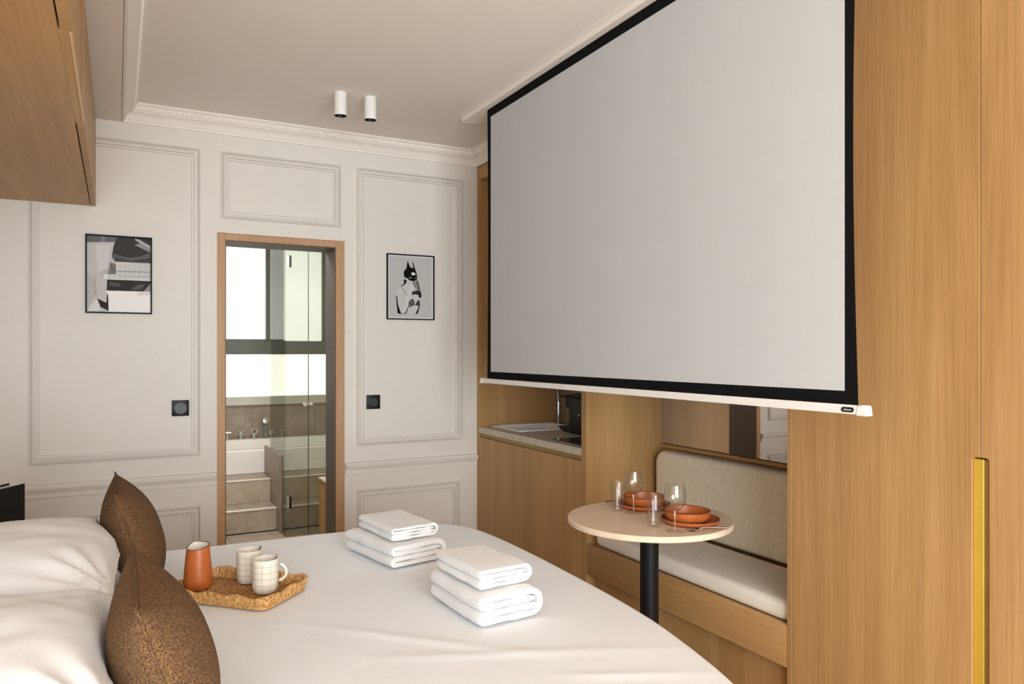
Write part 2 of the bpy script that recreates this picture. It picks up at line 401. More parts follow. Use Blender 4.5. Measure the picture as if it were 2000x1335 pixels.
obj('trim_4', MB().box(BX0, BX1, BY1 - .04, BY1 + .011, .886, .966, .003), plain('sill_paint', (.55, .54, .48), .5), kind='structure')
w2 = obj('window_2', MB().box(.30, 2.0, BY1 + .02, BY1 + .075, 1.372, 1.504, .004).box(1.305, 1.44, BY1 + .015, BY1 + .075, 1.504, 2.44, .004).box(1.845, 2.0, BY1 + .02, BY1 + .075, 1.504, 2.44, .004)
         .box(.30, .36, BY1 + .02, BY1 + .075, .967, 2.44, .004), ALU, kind='structure')
obj('sash_bead', MB().box(1.283, 1.305, BY1 + .03, BY1 + .07, 1.504, 2.44, .003).box(1.44, 1.456, BY1 + .03, BY1 + .07, 1.504, 2.44, .003).box(1.829, 1.845, BY1 + .03, BY1 + .07, 1.504, 2.44, .003)
    .box(.36, 1.30, BY1 + .03, BY1 + .07, 1.504, 1.52, .003), plain('grey_sash_metal', (.20, .20, .185), .4), w2)
for a, b, z0, z1, m in ((.36, 1.29, 1.51, 2.44, PANEU), (1.45, 1.84, 1.51, 2.44, PANEU), (.36, 2.0, .967, 1.372, PANEL)):
    obj('pane', MB().box(a, b, BY1 + .045, BY1 + .053, z0, z1, 0), m, w2)

# bath steps, on both sides of the dividing slab
st = thing('bath_steps', 'beige limestone steps with pale nosings leading up to the white bathtub', 'steps', (1.2, 6.3, 0))
for xa, xb in ((BX0 + .002, 1.111), (1.139, BX1 - .002)):
    obj('riser', MB().box(xa, xb, 6.03, 6.05, .001, .166, .001), STONE, st)
    obj('tread', MB().box(xa, xb, 6.045, 6.299, .166, .178, .001), STONED, st)
    obj('nosing', MB().box(xa, xb, 6.026, 6.046, .166, .1785, .002), CREAM, st)
    obj('riser', MB().box(xa, xb, 6.30, 6.32, .178, .353, .001), STONE, st)
    obj('tread', MB().box(xa, xb, 6.316, 6.607, .353, .365, .001), STONED, st)
    obj('nosing', MB().box(xa, xb, 6.296, 6.316, .353, .3655, .002), CREAM, st)
tb = thing('bathtub', 'white built-in bathtub under the frosted bathroom window', 'bathtub', (1.27, 7.0, 0))
R = []
for ins, z, rr in ((0, .367, .01), (0, .557, .01), (.008, .565, .012), (.05, .566, .05), (.062, .558, .08), (.085, .42, .1), (.15, .22, .12)):
    R.append([(x, y, z) for x, y in rrect(BX0 + .004 + ins, BX1 - .004 - ins, 6.612 + ins, 7.495 - ins, rr)])
obj('tub_shell', MB().rings(R, False, True), BATHW, tb)
obj('tub_apron', MB().box(BX0 + .003, BX1 - .003, 6.609, 6.6115, .367, .555, .0005), BATHW, tb)
obj('tub_base', MB().box(BX0 + .05, BX1 - .05, 6.65, 7.45, .001, .2, 0), BATHW, tb)
sl = obj('divider_slab', MB().box(1.113, 1.137, 5.89, 6.6, .001, .60, .002), STONED)
tag(sl, 'low taupe stone slab standing beside the bath steps under the shower glass', 'partition')
# taps
def tap(x, cross, label):
    t = thing('tap', label, 'tap', (x, 7.47, .567), 0, None)
    obj('tap_base', MB().lathe([(0, 0), (.021, 0), (.021, .008), (.013, .012), (.011, .045), (.014, .05), (.014, .06), (0, .062)], (x, 7.47, .567), 20), CHROME, t)
    h = MB()
    if cross:
        for a in (PI / 4, 3 * PI / 4):
            d = Vector((math.cos(a), 0, math.sin(a))) * .028
            h.tube([Vector((x, 7.455, .625)) - d, Vector((x, 7.455, .625)) + d], .006, 8)
    else:
        h.tube([(x - .03, 7.46, .632), (x + .03, 7.46, .632)], .007, 8); h.tube([(x, 7.46, .60), (x, 7.46, .635)], .009, 8)
    obj('tap_handle', h, CHROME, t)
tap(.925, False, 'chrome lever tap on the bath ledge, nearest the doorway’s left edge'.replace('’', "'"))
tap(1.045, True, 'chrome cross-handle tap on the bath ledge, second from the left')
t = thing('bath_spout', 'round chrome spout on the bath ledge left of the hand shower', 'tap', (1.163, 7.46, .567))
obj('spout_base', MB().lathe([(0, 0), (.022, 0), (.022, .008), (.014, .012), (.014, .05), (0, .05)], (1.163, 7.46, .567), 20), CHROME, t)
obj('spout_head', MB().tube([(1.163 + .026 * math.cos(a), 7.45, .637 + .026 * math.sin(a)) for a in [i * PI / 10 for i in range(20)]], .009, 8, True), CHROME, t)
t = thing('hand_shower', 'chrome hand shower with round head standing upright on the bath ledge', 'shower', (1.270, 7.46, .567))
obj('holder', MB().lathe([(0, 0), (.022, 0), (.022, .006), (.017, .01), (.015, .115), (.018, .12), (0, .122)], (1.27, 7.46, .567), 20), plain('grey_green_chrome', (.30, .36, .31), .15, .9), t)
mb = MB().lathe([(0, -.012), (.034, -.010), (.037, 0), (.030, .016), (0, .024)], (0, 0, 0), 24); mb.xf(Matrix.Translation((1.268, 7.45, .735)) @ Matrix.Rotation(PI / 2 - .5, 4, 'X'))
obj('shower_head', mb, STEEL, t)
tap(1.325, True, 'chrome cross-handle tap just right of the hand shower, behind glass')
tap(1.425, False, 'small chrome lever tap behind the glass, rightmost on the bath ledge')
# shower glass
sg = thing('shower_enclosure', 'frameless green-tinted glass shower enclosure with small chrome fittings inside the doorway', 'shower screen', (1.3, 5.75, 0))
GT = 2.32
obj('fixed_glass', MB().prism([(5.756, .002), (5.886, .002), (5.886, .603), (6.38, .603), (6.38, GT), (5.756, GT)], 'X', 1.121, 1.129), SHOWERG, sg, smooth=False)
gd = obj('glass_door', MB().box(1.133, 1.291, 5.746, 5.754, .006, GT, .0005), SHOWERG, sg, smooth=False)
obj('side_glass', MB().box(1.297, 2.30, 5.746, 5.754, .002, GT, .0005), SHOWERG, sg, smooth=False)
obj('glass_edge_seal', MB().box(1.2915, 1.2965, 5.744, 5.756, .004, GT, .0005), plain('dark_seal', (.05, .055, .05), .4), sg)
for z in (.26, 2.08):
    h = obj('hinge', MB().box(1.131, 1.150, 5.736, 5.7455, z - .045, z + .045, .002), CHROME, sg)
    obj('hinge_plate', MB().box(1.150, 1.166, 5.737, 5.7455, z - .045, z + .045, .002), BLACK, h)
obj('door_knob', MB().tube([(1.262, 5.744, 1.0), (1.262, 5.715, 1.0)], [.012, .016], 14).tube([(1.308, 5.744, 1.0), (1.308, 5.715, 1.0)], [.010, .012], 14).box(1.262, 1.308, 5.712, 5.720, .994, 1.004, .002), CHROME, sg)
vn = thing('vanity_unit', 'low oak vanity unit inside the doorway at right behind the door frame', 'cabinet', (1.7, 5.3, 0))
obj('vanity_body', MB().box(1.362, 2.0, 4.9, 5.70, .001, .425, .002), OAKZ, vn)
obj('vanity_top', MB().box(1.356, 2.0, 4.895, 5.705, .426, .443, .002), STONE, vn)

# ------------------------------------------------------------------ kitchen niche in the right wall
kn = thing('kitchen_surround', 'oak frame and lining of the kitchenette niche beside the back wall', 'cabinetry', (2.4, 3.85, 0))
obj('side_panel', MB().box(XR, 2.74, 4.436, YB - .002, .001, 2.617), OAKZ, kn)
obj('side_panel', MB().box(XR, 2.74, 3.163, 3.209, .001, 2.617), OAKZ, kn)
obj('head_panel', MB().box(XR, 2.74, 3.211, 4.434, 2.53, 2.617), OAKY, kn)
obj('backsplash', MB().box(2.705, 2.74, 3.211, 4.434, .905, 2.528), STONED, kn)
ku = thing('kitchen_base_cabinet', 'low two-door oak kitchen cabinet with brass grip channel below the stone worktop', 'cabinet', (2.4, 3.82, 0))
obj('carcass', MB().box(XR + .024, 2.70, 3.212, 3.23, .06, .86).box(XR + .024, 2.70, 4.415, 4.433, .06, .86).box(XR + .024, 2.70, 3.23, 4.415, .06, .078).box(2.684, 2.70, 3.23, 4.415, .078, .835), OAKZ, ku)
obj('plinth', MB().box(XR + .06, 2.66, 3.212, 4.433, .001, .058), OAKY, ku)
obj('door', MB().box(XR, XR + .022, 3.213, 3.8125, .062, .836, .001), OAKZ, ku)
obj('door', MB().box(XR, XR + .022, 3.8165, 4.434, .062, .836, .001), OAKZ, ku)
obj('grip_channel', MB().box(XR + .010, XR + .05, 3.213, 4.434, .8375, .862, .001), GRIPG, ku)
wt = thing('worktop', 'speckled beige stone worktop of the kitchenette', 'worktop', (2.4, 3.82, .863))
SX0, SX1, SY0, SY1 = 2.20, 2.645, 4.03, 4.40
obj('slab', MB().box(XR - .001, SX0, 3.212, 4.434, .8635, .902, .001).box(SX0, SX1, 3.212, SY0, .8635, .902, 0).box(SX0, SX1, SY1, 4.434, .8635, .902, 0).box(SX1, 2.703, 3.212, 4.434, .8635, .902, 0), COUNTER, wt)
sk = thing('sink', 'white rectangular inset sink in the left end of the kitchenette worktop', 'sink', (2.42, 4.215, .903))
R = [[(x, y, z) for x, y in rrect(2.19 + i, 2.655 - i, 4.02 + i, 4.412 - i, r)] for i, z, r in ((0, .9035, .015), (0, .909, .015), (.003, .912, .015), (.020, .912, .02), (.026, .905, .03), (.035, .85, .04), (.05, .80, .05))]
obj('basin', MB().rings(R, False, True), WHITE, sk)
obj('drain', MB().lathe([(0, .004), (.02, .004), (.024, 0), (0, 0)], (2.42, 4.215, .801), 20), CHROME, sk)
fa = thing('kitchen_faucet', 'tall slim chrome faucet behind the coffee machine at the sink', 'faucet', (2.68, 4.30, .903))
obj('faucet_body', MB().lathe([(0, 0), (.018, 0), (.018, .01), (.012, .014), (.012, .15), (0, .15)], (2.68, 4.36, .9035), 16).tube([(2.68, 4.36, 1.04), (2.68, 4.36, 1.24), (2.66, 4.345, 1.275), (2.62, 4.32, 1.285), (2.585, 4.30, 1.265), (2.575, 4.295, 1.22)], .009, 10), CHROME, fa)
obj('lever', MB().tube([(2.68, 4.36, 1.0), (2.655, 4.395, 1.02)], .005, 8), CHROME, fa)
cm = thing('coffee_machine', 'black capsule coffee machine on the worktop, facing the sink', 'coffee machine', (2.5, 3.75, .903))
obj('body', MB().prism(rrect(2.43, 2.60, 3.57, 3.85, .03), 'Z', .9035, 1.12, .006, 2), BLACK, cm)
obj('top_dome', MB().prism(rrect(2.436, 2.594, 3.60, 3.84, .03), 'Z', 1.121, 1.142, .008, 2), BLACK, cm)
hd = obj('brew_head', MB().prism(rrect(2.455, 2.575, 3.851, 3.925, .02), 'Z', 1.055, 1.115, .005, 2), BLACK, cm)
obj('spout', MB().lathe([(0, 0), (.008, 0), (.012, .02), (0, .02)], (2.515, 3.89, 1.034), 14), BLACK, hd)
obj('lever', MB().box(2.445, 2.585, 3.90, 3.975, 1.118, 1.126, .003), BLACK, cm)
dtr = obj('drip_tray', MB().prism([(3.851, .9035), (3.93, .9035), (3.985, .925), (3.985, .935), (3.851, .935)], 'X', 2.45, 2.58, .002), BLACK, cm)
obj('chrome_badge', MB().lathe([(0, 0), (.006, 0), (0, .002)], (0, 0, 0), 14).xf(Matrix.Translation((2.4285, 3.72, 1.02)) @ Matrix.Rotation(-PI / 2, 4, 'Y')), CHROME, cm)
hb = thing('hob', 'black glass hob set into the worktop next to the tall oak panel', 'hob', (2.4, 3.43, .903))
obj('glass_plate', MB().box(2.175, 2.66, 3.26, 3.602, .9025, .907, .001), plain('black_ceramic_glass', (.008, .008, .009), .08), hb)
for yy, xx in ((3.43, 2.30), (3.43, 2.53)):
    obj('cooking_ring', MB().lathe([(.075, 0), (.078, 0), (.078, .0003), (.075, .0003)], (xx, yy, .9071), 32), grey(90), hb)

# ------------------------------------------------------------------ bench niche
bn = thing('bench_niche', 'oak lining of the bench alcove between kitchenette and wardrobe', 'cabinetry', (2.4, 2.52, 0))
obj('side_panel', MB().box(XR, 2.74, 1.857, 1.880, .001, 2.617), OAKZ, bn)
obj('back_panel', MB().box(2.606, 2.63, 1.882, 3.161, .001, 2.02), OAKZ, bn)
obj('mirror_ledge', MB().box(2.580, 2.604, 1.882, 3.161, .8875, .906), OAKY, bn)
uc = thing('upper_cabinet', 'oak cupboards above the bench alcove, behind the projection screen', 'cabinet', (2.4, 2.52, 2.02))
obj('carcass', MB().box(XR + .024, 2.73, 1.882, 3.161, 2.022, 2.617), OAKZ, uc)
obj('door', MB().box(XR, XR + .022, 1.882, 2.519, 2.022, 2.615, .001), OAKZ, uc)
obj('door', MB().box(XR, XR + .022, 2.522, 3.161, 2.022, 2.615, .001), OAKZ, uc)
mi = thing('mirror', 'frameless mirror along the back of the bench alcove above the backrest', 'mirror', (2.6, 2.52, .906))
obj('mirror_glass', MB().box(2.598, 2.605, 1.884, 3.159, .907, 2.018, .0008), MIRROR, mi, smooth=False)
bc = thing('bench', 'built-in oak bench with a deep front rail under the alcove seat', 'bench', (2.3, 2.52, 0))
obj('front_rail', MB().box(XR, XR + .026, 1.8815, 3.1615, .271, .423, .003, 2), OAKY, bc)
obj('seat_board', MB().box(XR + .027, 2.60, 1.8815, 3.1615, .395, .417), OAKY, bc)
obj('base_panel', MB().box(XR + .05, XR + .07, 1.8815, 3.1615, .001, .394), OAKZ, bc)
def softbox(x0, x1, y0, y1, z0, z1, r, axis='Z', rc=.03, nn=5, puff=.0):
    """rounded upholstered slab: outline with corner radius rc in the plane normal to axis, edge roll r"""
    a = {'Z': (x0, x1, y0, y1, z0, z1), 'X': (y0, y1, z0, z1, x0, x1)}[axis]
    R = []
    def ring(ins, h): return [((x, y, h) if axis == 'Z' else (h, x, y)) for x, y in rrect(a[0] + ins, a[1] - ins, a[2] + ins, a[3] - ins, max(.004, rc - ins * .5), 6)]
    m = .6
    for i in range(nn + 1):
        t = PI / 2 * i / nn; R.append(ring(r * (1 - math.sin(t)), a[4] + r * (1 - math.cos(t))))
    for i in range(nn + 1):
        t = PI / 2 * i / nn; R.append(ring(r * (1 - math.cos(t)), a[5] - r * (1 - math.sin(t))))
    for q in (.35, .7):
        R.append(ring(r + q * .45 * min(a[1] - a[0], a[3] - a[2]), a[5] + puff * q))
    return MB().rings(R)
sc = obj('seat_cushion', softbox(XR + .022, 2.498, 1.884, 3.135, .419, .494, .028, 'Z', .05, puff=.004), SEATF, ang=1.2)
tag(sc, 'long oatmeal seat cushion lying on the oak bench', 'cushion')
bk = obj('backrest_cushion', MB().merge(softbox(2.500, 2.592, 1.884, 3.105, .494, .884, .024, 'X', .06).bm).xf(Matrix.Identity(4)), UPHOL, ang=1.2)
# the roll faces the room: mirror in x about its middle
for v in bk.data.vertices: v.co.x = 2.500 + 2.592 - v.co.x
bk.data.flip_normals()
tag(bk, 'long oatmeal backrest cushion with rounded corner standing behind the bench seat', 'cushion')

# ------------------------------------------------------------------ wardrobe
wd = thing('wardrobe', 'tall flush oak wardrobe with recessed gold finger pulls at right', 'wardrobe', (2.4, .9, 0))
def wdoor(y0, y1, notch_lo, notch_hi):
    zt, zb, zn0, zn1, r = 2.615, .062, .30, 1.106, .008
    P = [(y0, zb)]
    P += [(y1, zb)]
    if notch_hi:
        w = notch_hi
        P += [(y1, zn0), (y1 - w + r, zn0), (y1 - w + .3 * r, zn0 + .3 * r), (y1 - w, zn0 + r), (y1 - w, zn1 - r), (y1 - w + .3 * r, zn1 - .3 * r), (y1 - w + r, zn1), (y1, zn1)]
    P += [(y1, zt), (y0, zt)]
    if notch_lo:
        w = notch_lo
        P += [(y0, zn1), (y0 + w - r, zn1), (y0 + w - .3 * r, zn1 - .3 * r), (y0 + w, zn1 - r), (y0 + w, zn0 + r), (y0 + w - .3 * r, zn0 + .3 * r), (y0 + w - r, zn0), (y0, zn0)]
    return MB().prism(P, 'X', XR, XR + .022, .0008)
d1 = obj('door', wdoor(1.2085, 1.854, .0225, 0), OAKZ, wd, smooth=False)
d2 = obj('door', wdoor(.560, 1.2065, 0, .0225), OAKZ, wd, smooth=False)
d3 = obj('door', wdoor(-.088, .557, 0, 0), OAKZ, wd, smooth=False)
d4 = obj('door', wdoor(-.74, -.091, 0, 0), OAKZ, wd, smooth=False)
d5 = obj('door', wdoor(YN + .01, -.743, 0, 0), OAKZ, wd, smooth=False)
obj('finger_pull', MB().box(XR + .007, XR + .021, 1.2025, 1.2305, .305, 1.101, .001), BRASSP, d1)
obj('finger_pull', MB().box(XR + .012, XR + .021, 1.1845, 1.2018, .305, 1.101, .001), BRASSD, d2)
obj('carcass', MB().box(XR + .031, 2.74, YN + .01, 1.855, .06, 2.615), OAKZ, wd)
obj('plinth', MB().box(XR + .05, 2.70, YN + .01, 1.855, .001, .058), OAKY, wd)

# ------------------------------------------------------------------ overhead cabinet above the bed head
oc = thing('overhead_cabinet', 'long oak cabinet hung under the ceiling above the bed head', 'cabinet', (-.37, 2.7, 2.16))
XD = -.119
obj('bottom_panel', MB().box(XL + .005, XD - .0035, .9, YB - .003, 2.16, 2.182, .0008).box(XD - .0035, -.101, 2.060, 2.868, 2.16, 2.182, 0), OAKY, oc)
obj('bottom_lipping', MB().box(-.1008, -.096, 2.060, 2.868, 2.16, 2.182, .001), plain('lipping_painted_highlight', (.66, .46, .25), .45), oc)  # lipping in a paler tone, painting the highlight along this edge
obj('carcass', MB().box(XL + .005, XD - .002, .9, YB - .003, 2.183, 2.596, .001), OAKY, oc)
obj('gap_shade_strip', MB().box(XL + .01, XD - .02, .9, YB - .003, 2.597, 2.619, 0), DARK, oc)  # dark strip painting the shade between cabinet top and soffit
obj('door', MB().box(XD + .0005, -.097, 2.872, YB - .003, 2.16, 2.596, .001), OAKZ, oc)
obj('door', MB().box(XD + .0005, -.098, 2.060, 2.868, 2.1835, 2.596, .001), OAKZ, oc)
obj('door', MB().box(XD + .0005, -.092, .9, 2.056, 2.16, 2.596, .001), OAKZ, oc)

# ------------------------------------------------------------------ projection screen
XS = 1.75
ps = thing('projection_screen', 'large white pull-down projection screen with black borders hanging from the ceiling', 'screen', (XS, 2.45, 2.69))
obj('casing', MB().box(XS - .035, XS + .085, 1.15, 3.83, 2.690, CZ - .0005, .002), PLAST, ps)
def pull(z, k): return k * math.sin(PI * min(1, max(0, (2.689 - z) / 1.43))) ** 1
def cloth(y0, y1, z0, z1, x, n=12, e0=0., e1=0., th=.0008):
    R = []
    for i in range(n + 1):
        z = z0 + (z1 - z0) * i / n
        a = y0 + e0 * pull(z, 1); b = y1 - e1 * pull(z, 1)
        R.append([(x, a, z), (x, b, z), (x + th, b, z), (x + th, a, z)])
    return MB().rings(R)
ZB0, ZB1 = 1.2565, 2.689
obj('fabric', cloth(1.362, 3.530, 1.293, 2.643, XS - .0006, e0=0, e1=0), SCREENM, ps, smooth=False)
bd = MB()
bd.merge(cloth(1.320, 1.3625, ZB0, ZB1, XS, e0=.016).bm); bd.merge(cloth(3.5295, 3.572, ZB0, ZB1, XS, e1=.010).bm)
bd.merge(cloth(1.3625, 3.5295, ZB0, 1.2935, XS).bm); bd.merge(cloth(1.3625, 3.5295, 2.6425, ZB1, XS).bm)
obj('black_border', bd, BLACKF, ps, smooth=False)
br = obj('bottom_bar', MB().prism([(XS - .014, 1.232), (XS + .014, 1.232), (XS + .010, 1.256), (XS - .010, 1.256)], 'Y', 1.318, 3.610, .001), WHITE, ps)
for ya, yb in ((1.287, 1.317), (3.611, 3.641)):
    obj('end_cap', MB().prism([(XS - .017, 1.229), (XS + .017, 1.229), (XS + .011, 1.2575), (XS - .011, 1.2575)], 'Y', ya, yb, .003), WHITE, br)
bad = MB().prism(rrect(-.019, .019, -.0068, .0068, .0062), 'Z', 0, .0012)
nx = Vector((-.986, 0, .166)).normalized()
def facing(origin, right, up):
    r = Vector(right).normalized(); u = Vector(up).normalized(); n = r.cross(u)
    return Matrix(((r.x, u.x, n.x, origin[0]), (r.y, u.y, n.y, origin[1]), (r.z, u.z, n.z, origin[2]), (0, 0, 0, 1)))
up = Vector((.164, 0, .986))
MBAD = facing((XS - .01235, 1.3435, 1.2435), (0, -1, 0), up)
bo = obj('badge', bad.xf(MBAD), BLACK, br)
def text(name, s, size, M, mat, parent, ext=.0003, sx=1.0, bold=0.0):
    cu = bpy.data.curves.new('txt', 'FONT'); cu.body = s; cu.size = size; cu.align_x = 'CENTER'; cu.align_y = 'CENTER'; cu.extrude = ext; cu.offset = bold
    to = bpy.data.objects.new('txt', cu); C.objects.link(to)
    dg = bpy.context.evaluated_depsgraph_get(); me = bpy.data.meshes.new_from_object(to.evaluated_get(dg))
    bpy.data.objects.remove(to); bpy.data.curves.remove(cu)
    b = MB(); b.bm.from_mesh(me); bpy.data.meshes.remove(me)
    bmesh.ops.scale(b.bm, vec=(sx, 1, 1), verts=b.bm.verts[:])
    return obj(name, b.xf(M), mat, parent, smooth=False)
text('badge_lettering', 'celexon', .0095, MBAD @ Matrix.Translation((0, 0, .0013)), SILVER, br, sx=.86)

# ------------------------------------------------------------------ ceiling spots
def spot(x, y, label):
    t = thing('ceiling_spotlight', label, 'light', (x, y, CZ - .118), 0, 'ceiling spotlights')
    obj('spot_body', MB().lathe([(.0285, .012), (.0315, .0), (.0318, .002), (.0318, .115), (.030, .1175), (0, .1175)], (x, y, CZ - .1178), 32), WHITE, t)
    obj('black_baffle', MB().lathe([(.0312, .0005), (.020, .03), (0, .032)], (x, y, CZ - .1178), 28), BLACK, t)
spot(1.005, 3.748, 'white cylinder ceiling spotlight, left one of the pair')
spot(1.160, 3.743, 'white cylinder ceiling spotlight, right one, nearer the screen')

# ------------------------------------------------------------------ pictures and switches
def picture(name, x0, x1, z0, z1, label, art, fw=.007):
    t = thing(name, label, 'picture', ((x0 + x1) / 2, YB - .001, z0))
    y0, y1 = YB - .020, YB - .002
    obj('frame', MB().box(x0, x0 + fw, y0, y1, z0, z1, .0008).box(x1 - fw, x1, y0, y1, z0, z1, .0008).box(x0 + fw, x1 - fw, y0, y1, z0, z0 + fw, .0008).box(x0 + fw, x1 - fw, y0, y1, z1 - fw, z1, .0008), FRAMEB, t)
    mb = MB(); mats = []
    for i, (g, P) in enumerate(art):
        if g not in mats: mats.append(g)
        yy = y1 - .006 - .00006 * i
        mb.sheet([(x0 + fw + u * (x1 - x0 - 2 * fw), yy, z0 + fw + w * (z1 - z0 - 2 * fw)) for u, w in P], mats.index(g))
    bmesh.ops.recalc_face_normals(mb.bm, faces=[])
    obj('print', mb, [grey(g) for g in mats], t, smooth=False)
    obj('back_board', MB().box(x0 + fw, x1 - fw, y1 - .005, y1, z0 + fw, z1 - fw, 0), FRAMEB, t)
def A(px, py):   # crop pixels of the left print to 0..1
    u = (px - 205) / 822; top = 132 + 40 * u; bot = 1120 + 18 * u
    return (min(1, max(0, u)), min(1, max(0, 1 - (py - top) / (bot - top))))
L = lambda *p: [A(*q) for q in p]
art1 = [(202, [(0, 0), (1, 0), (1, 1), (0, 1)]), (112, L((205, 120), (600, 140), (585, 215), (205, 222))), (140, L((390, 125), (440, 128), (430, 215), (380, 220))),
        (70, L((590, 130), (1040, 150), (1040, 490), (575, 474), (535, 440), (520, 395), (545, 255))), (104, L((530, 360), (620, 395), (760, 420), (900, 395), (1040, 350), (1040, 420), (800, 455), (575, 460), (535, 430))),
        (82, L((560, 410), (800, 465), (1040, 440), (1040, 490), (575, 474))),
        (185, L((815, 165), (880, 180), (1040, 262), (1040, 348), (815, 245), (900, 240), (830, 190))), (150, L((835, 240), (900, 232), (1040, 300), (1040, 345))), (190, L((470, 440), (575, 490), (575, 500), (520, 480), (460, 620), (440, 640), (330, 640))), (128, L((505, 478), (575, 505), (577, 637), (468, 635))), (60, L((500, 490), (545, 610), (550, 600), (505, 485))),
        (236, L((577, 472), (1040, 490), (1040, 722), (460, 702), (420, 692), (420, 636), (577, 638)))]
for i in range(21):
    x = 590 + i * 21; art1.append((150 if i % 3 else 170, L((x, 482), (x + 7, 482), (x + 7, 700), (x, 700))))
for i in range(6): art1.append((165, L((465 + i * 19, 645), (471 + i * 19, 645), (471 + i * 19, 695), (465 + i * 19, 695))))
art1 += [(120, L((577, 592), (1040, 602), (1040, 610), (577, 600))), (175, L((577, 650), (1040, 662), (1040, 668), (577, 656))), (62, L((460, 704), (1040, 722), (1040, 862), (454, 846))), (92, L((500, 735), (640, 760), (620, 800), (480, 780))),
         (98, L((860, 770), (960, 760), (900, 830), (760, 842))), (150, L((1040, 752), (1040, 862), (930, 860))), (250, L((432, 848), (1040, 862), (1040, 1150), (478, 1130), (470, 900))),
         (228, L((850, 870), (1040, 868), (1040, 900), (860, 915))), (205, L((440, 850), (478, 930), (478, 1130), (205, 1130), (205, 1000))), (55, L((333, 948), (450, 1008), (458, 885), (470, 900), (480, 1112), (378, 1062))),
         (190, L((205, 600), (290, 700), (300, 900), (240, 1120), (205, 1120))), (214, L((300, 250), (500, 260), (470, 560), (340, 620))), (178, L((285, 640), (310, 700), (330, 930), (300, 900))), (225, L((330, 960), (370, 1080), (350, 1130), (205, 1130), (260, 1020)))]
picture('framed_photograph', -.144, .168, 1.601, 2.012, 'black and white framed photograph of draped shirts hanging left of the doorway', art1)
def B(px, py):
    u = (px - 312) / 728; top = 142 + 40 * u; bot = 1178 + 18 * u
    return (min(1, max(0, u)), min(1, max(0, 1 - (py - top) / (bot - top))))
K = lambda *p: [B(*q) for q in p]
art2 = [(228, [(0, 0), (1, 0), (1, 1), (0, 1)]), (196, K((335, 165), (1020, 205), (1020, 1170), (335, 1158))),
        (205, K((470, 695), (520, 665), (600, 610), (620, 545), (720, 570), (740, 700), (800, 760), (815, 960), (795, 1108), (640, 1106), (520, 1100), (470, 960), (455, 820))),
        (25, K((445, 800), (462, 830), (475, 960), (520, 1092), (590, 1105), (470, 1104), (452, 960))), (35, K((650, 880), (664, 900), (640, 1000), (605, 1106), (570, 1106), (615, 1030))), (40, K((812, 860), (828, 960), (790, 1106), (750, 1108), (795, 1020))),
        (188, K((540, 860), (556, 800), (560, 860), (520, 980))), (28, K((565, 545), (615, 560), (600, 615), (520, 670), (518, 655), (568, 615))), (130, K((540, 680), (610, 790), (603, 800), (534, 690))),
        (60, K((700, 745), (800, 720), (800, 800), (745, 790), (690, 800))), (38, K((795, 725), (835, 730), (855, 835), (805, 845))),
        (72, K((680, 870), (715, 862), (735, 905), (735, 965), (650, 1003), (655, 930))), (66, K((740, 968), (800, 875), (822, 975))), (110, K((690, 880), (715, 900), (700, 960), (665, 970))),
        (214, K((640, 745), (660, 690), (620, 600), (680, 590), (725, 640), (720, 720), (665, 790), (640, 970), (590, 1095), (540, 1095), (590, 930))),
        (105, K((705, 595), (795, 560), (832, 712), (775, 735))), (170, K((735, 590), (755, 582), (790, 722), (775, 728))), (160, K((640, 610), (655, 640), (648, 645), (628, 615))),
        (14, K((628, 240), (665, 345), (720, 365), (700, 258), (712, 262), (752, 390), (775, 470), (778, 555), (720, 577), (660, 563), (612, 522), (572, 510), (562, 430), (580, 392), (603, 380))),
        (190, K((573, 512), (600, 520), (625, 548), (605, 560), (574, 535))),
        (225, K((680, 455), (690, 435), (725, 428), (752, 450), (748, 478), (700, 480))), (150, K((640, 515), (668, 503), (700, 522), (672, 535))), (70, K((660, 512), (678, 510), (680, 526), (664, 527))), (95, K((735, 520), (760, 512), (765, 540), (742, 545)))]
picture('framed_photograph', 1.485, 1.802, 1.6005, 2.012, 'black framed photograph of a masked woman sipping from a cup, right of the doorway', art2)
def switch(x0, z0, label, two):
    x1, z1 = x0 + .0865, z0 + .0865; cx, cz = x0 + .04325, z0 + .04325
    t = thing('wall_switch' if two else 'wall_socket', label, 'switch' if two else 'socket', (cx, YB - .001, z0))
    obj('cover_plate', MB().box(x0, x1, YB - .011, YB - .001, z0, z1, .002, 2), BLACK, t)
    ring = MB().lathe([(.031, 0), (.033, 0), (.033, .003), (.031, .003), (.031, 0)], (0, 0, 0), 36).xf(Matrix.Translation((cx, YB - .0112, cz)) @ Matrix.Rotation(PI / 2, 4, 'X'))
    obj('round_ring', ring, BLACK, t)
    if two:
        for s in (-1, 1):
            P = [(cx + s * .0006, cz - .0295)] + [(cx + s * .0305 * math.cos(a), cz + .0305 * math.sin(a)) for a in [(-PI / 2 + .05) + i * (PI - .1) / 14 for i in range(15)]] + [(cx + s * .0006, cz + .0295)]
            obj('rocker', MB().prism(P, 'Y', YB - .0145, YB - .0112), plain('charcoal_plastic', (.022, .023, .023), .4), t)
    else:
        obj('socket_dish', MB().lathe([(.0305, .004), (.029, .0045), (.026, .001), (0, .001)], (0, 0, 0), 32).xf(Matrix.Translation((cx, YB - .0112, cz)) @ Matrix.Rotation(PI / 2, 4, 'X')), plain('charcoal_plastic', (.022, .023, .023), .4), t)
switch(.266, 1.046, 'square black double light switch left of the doorway', True)
switch(1.357, 1.045, 'square black wall socket with round insert right of the doorway', False)

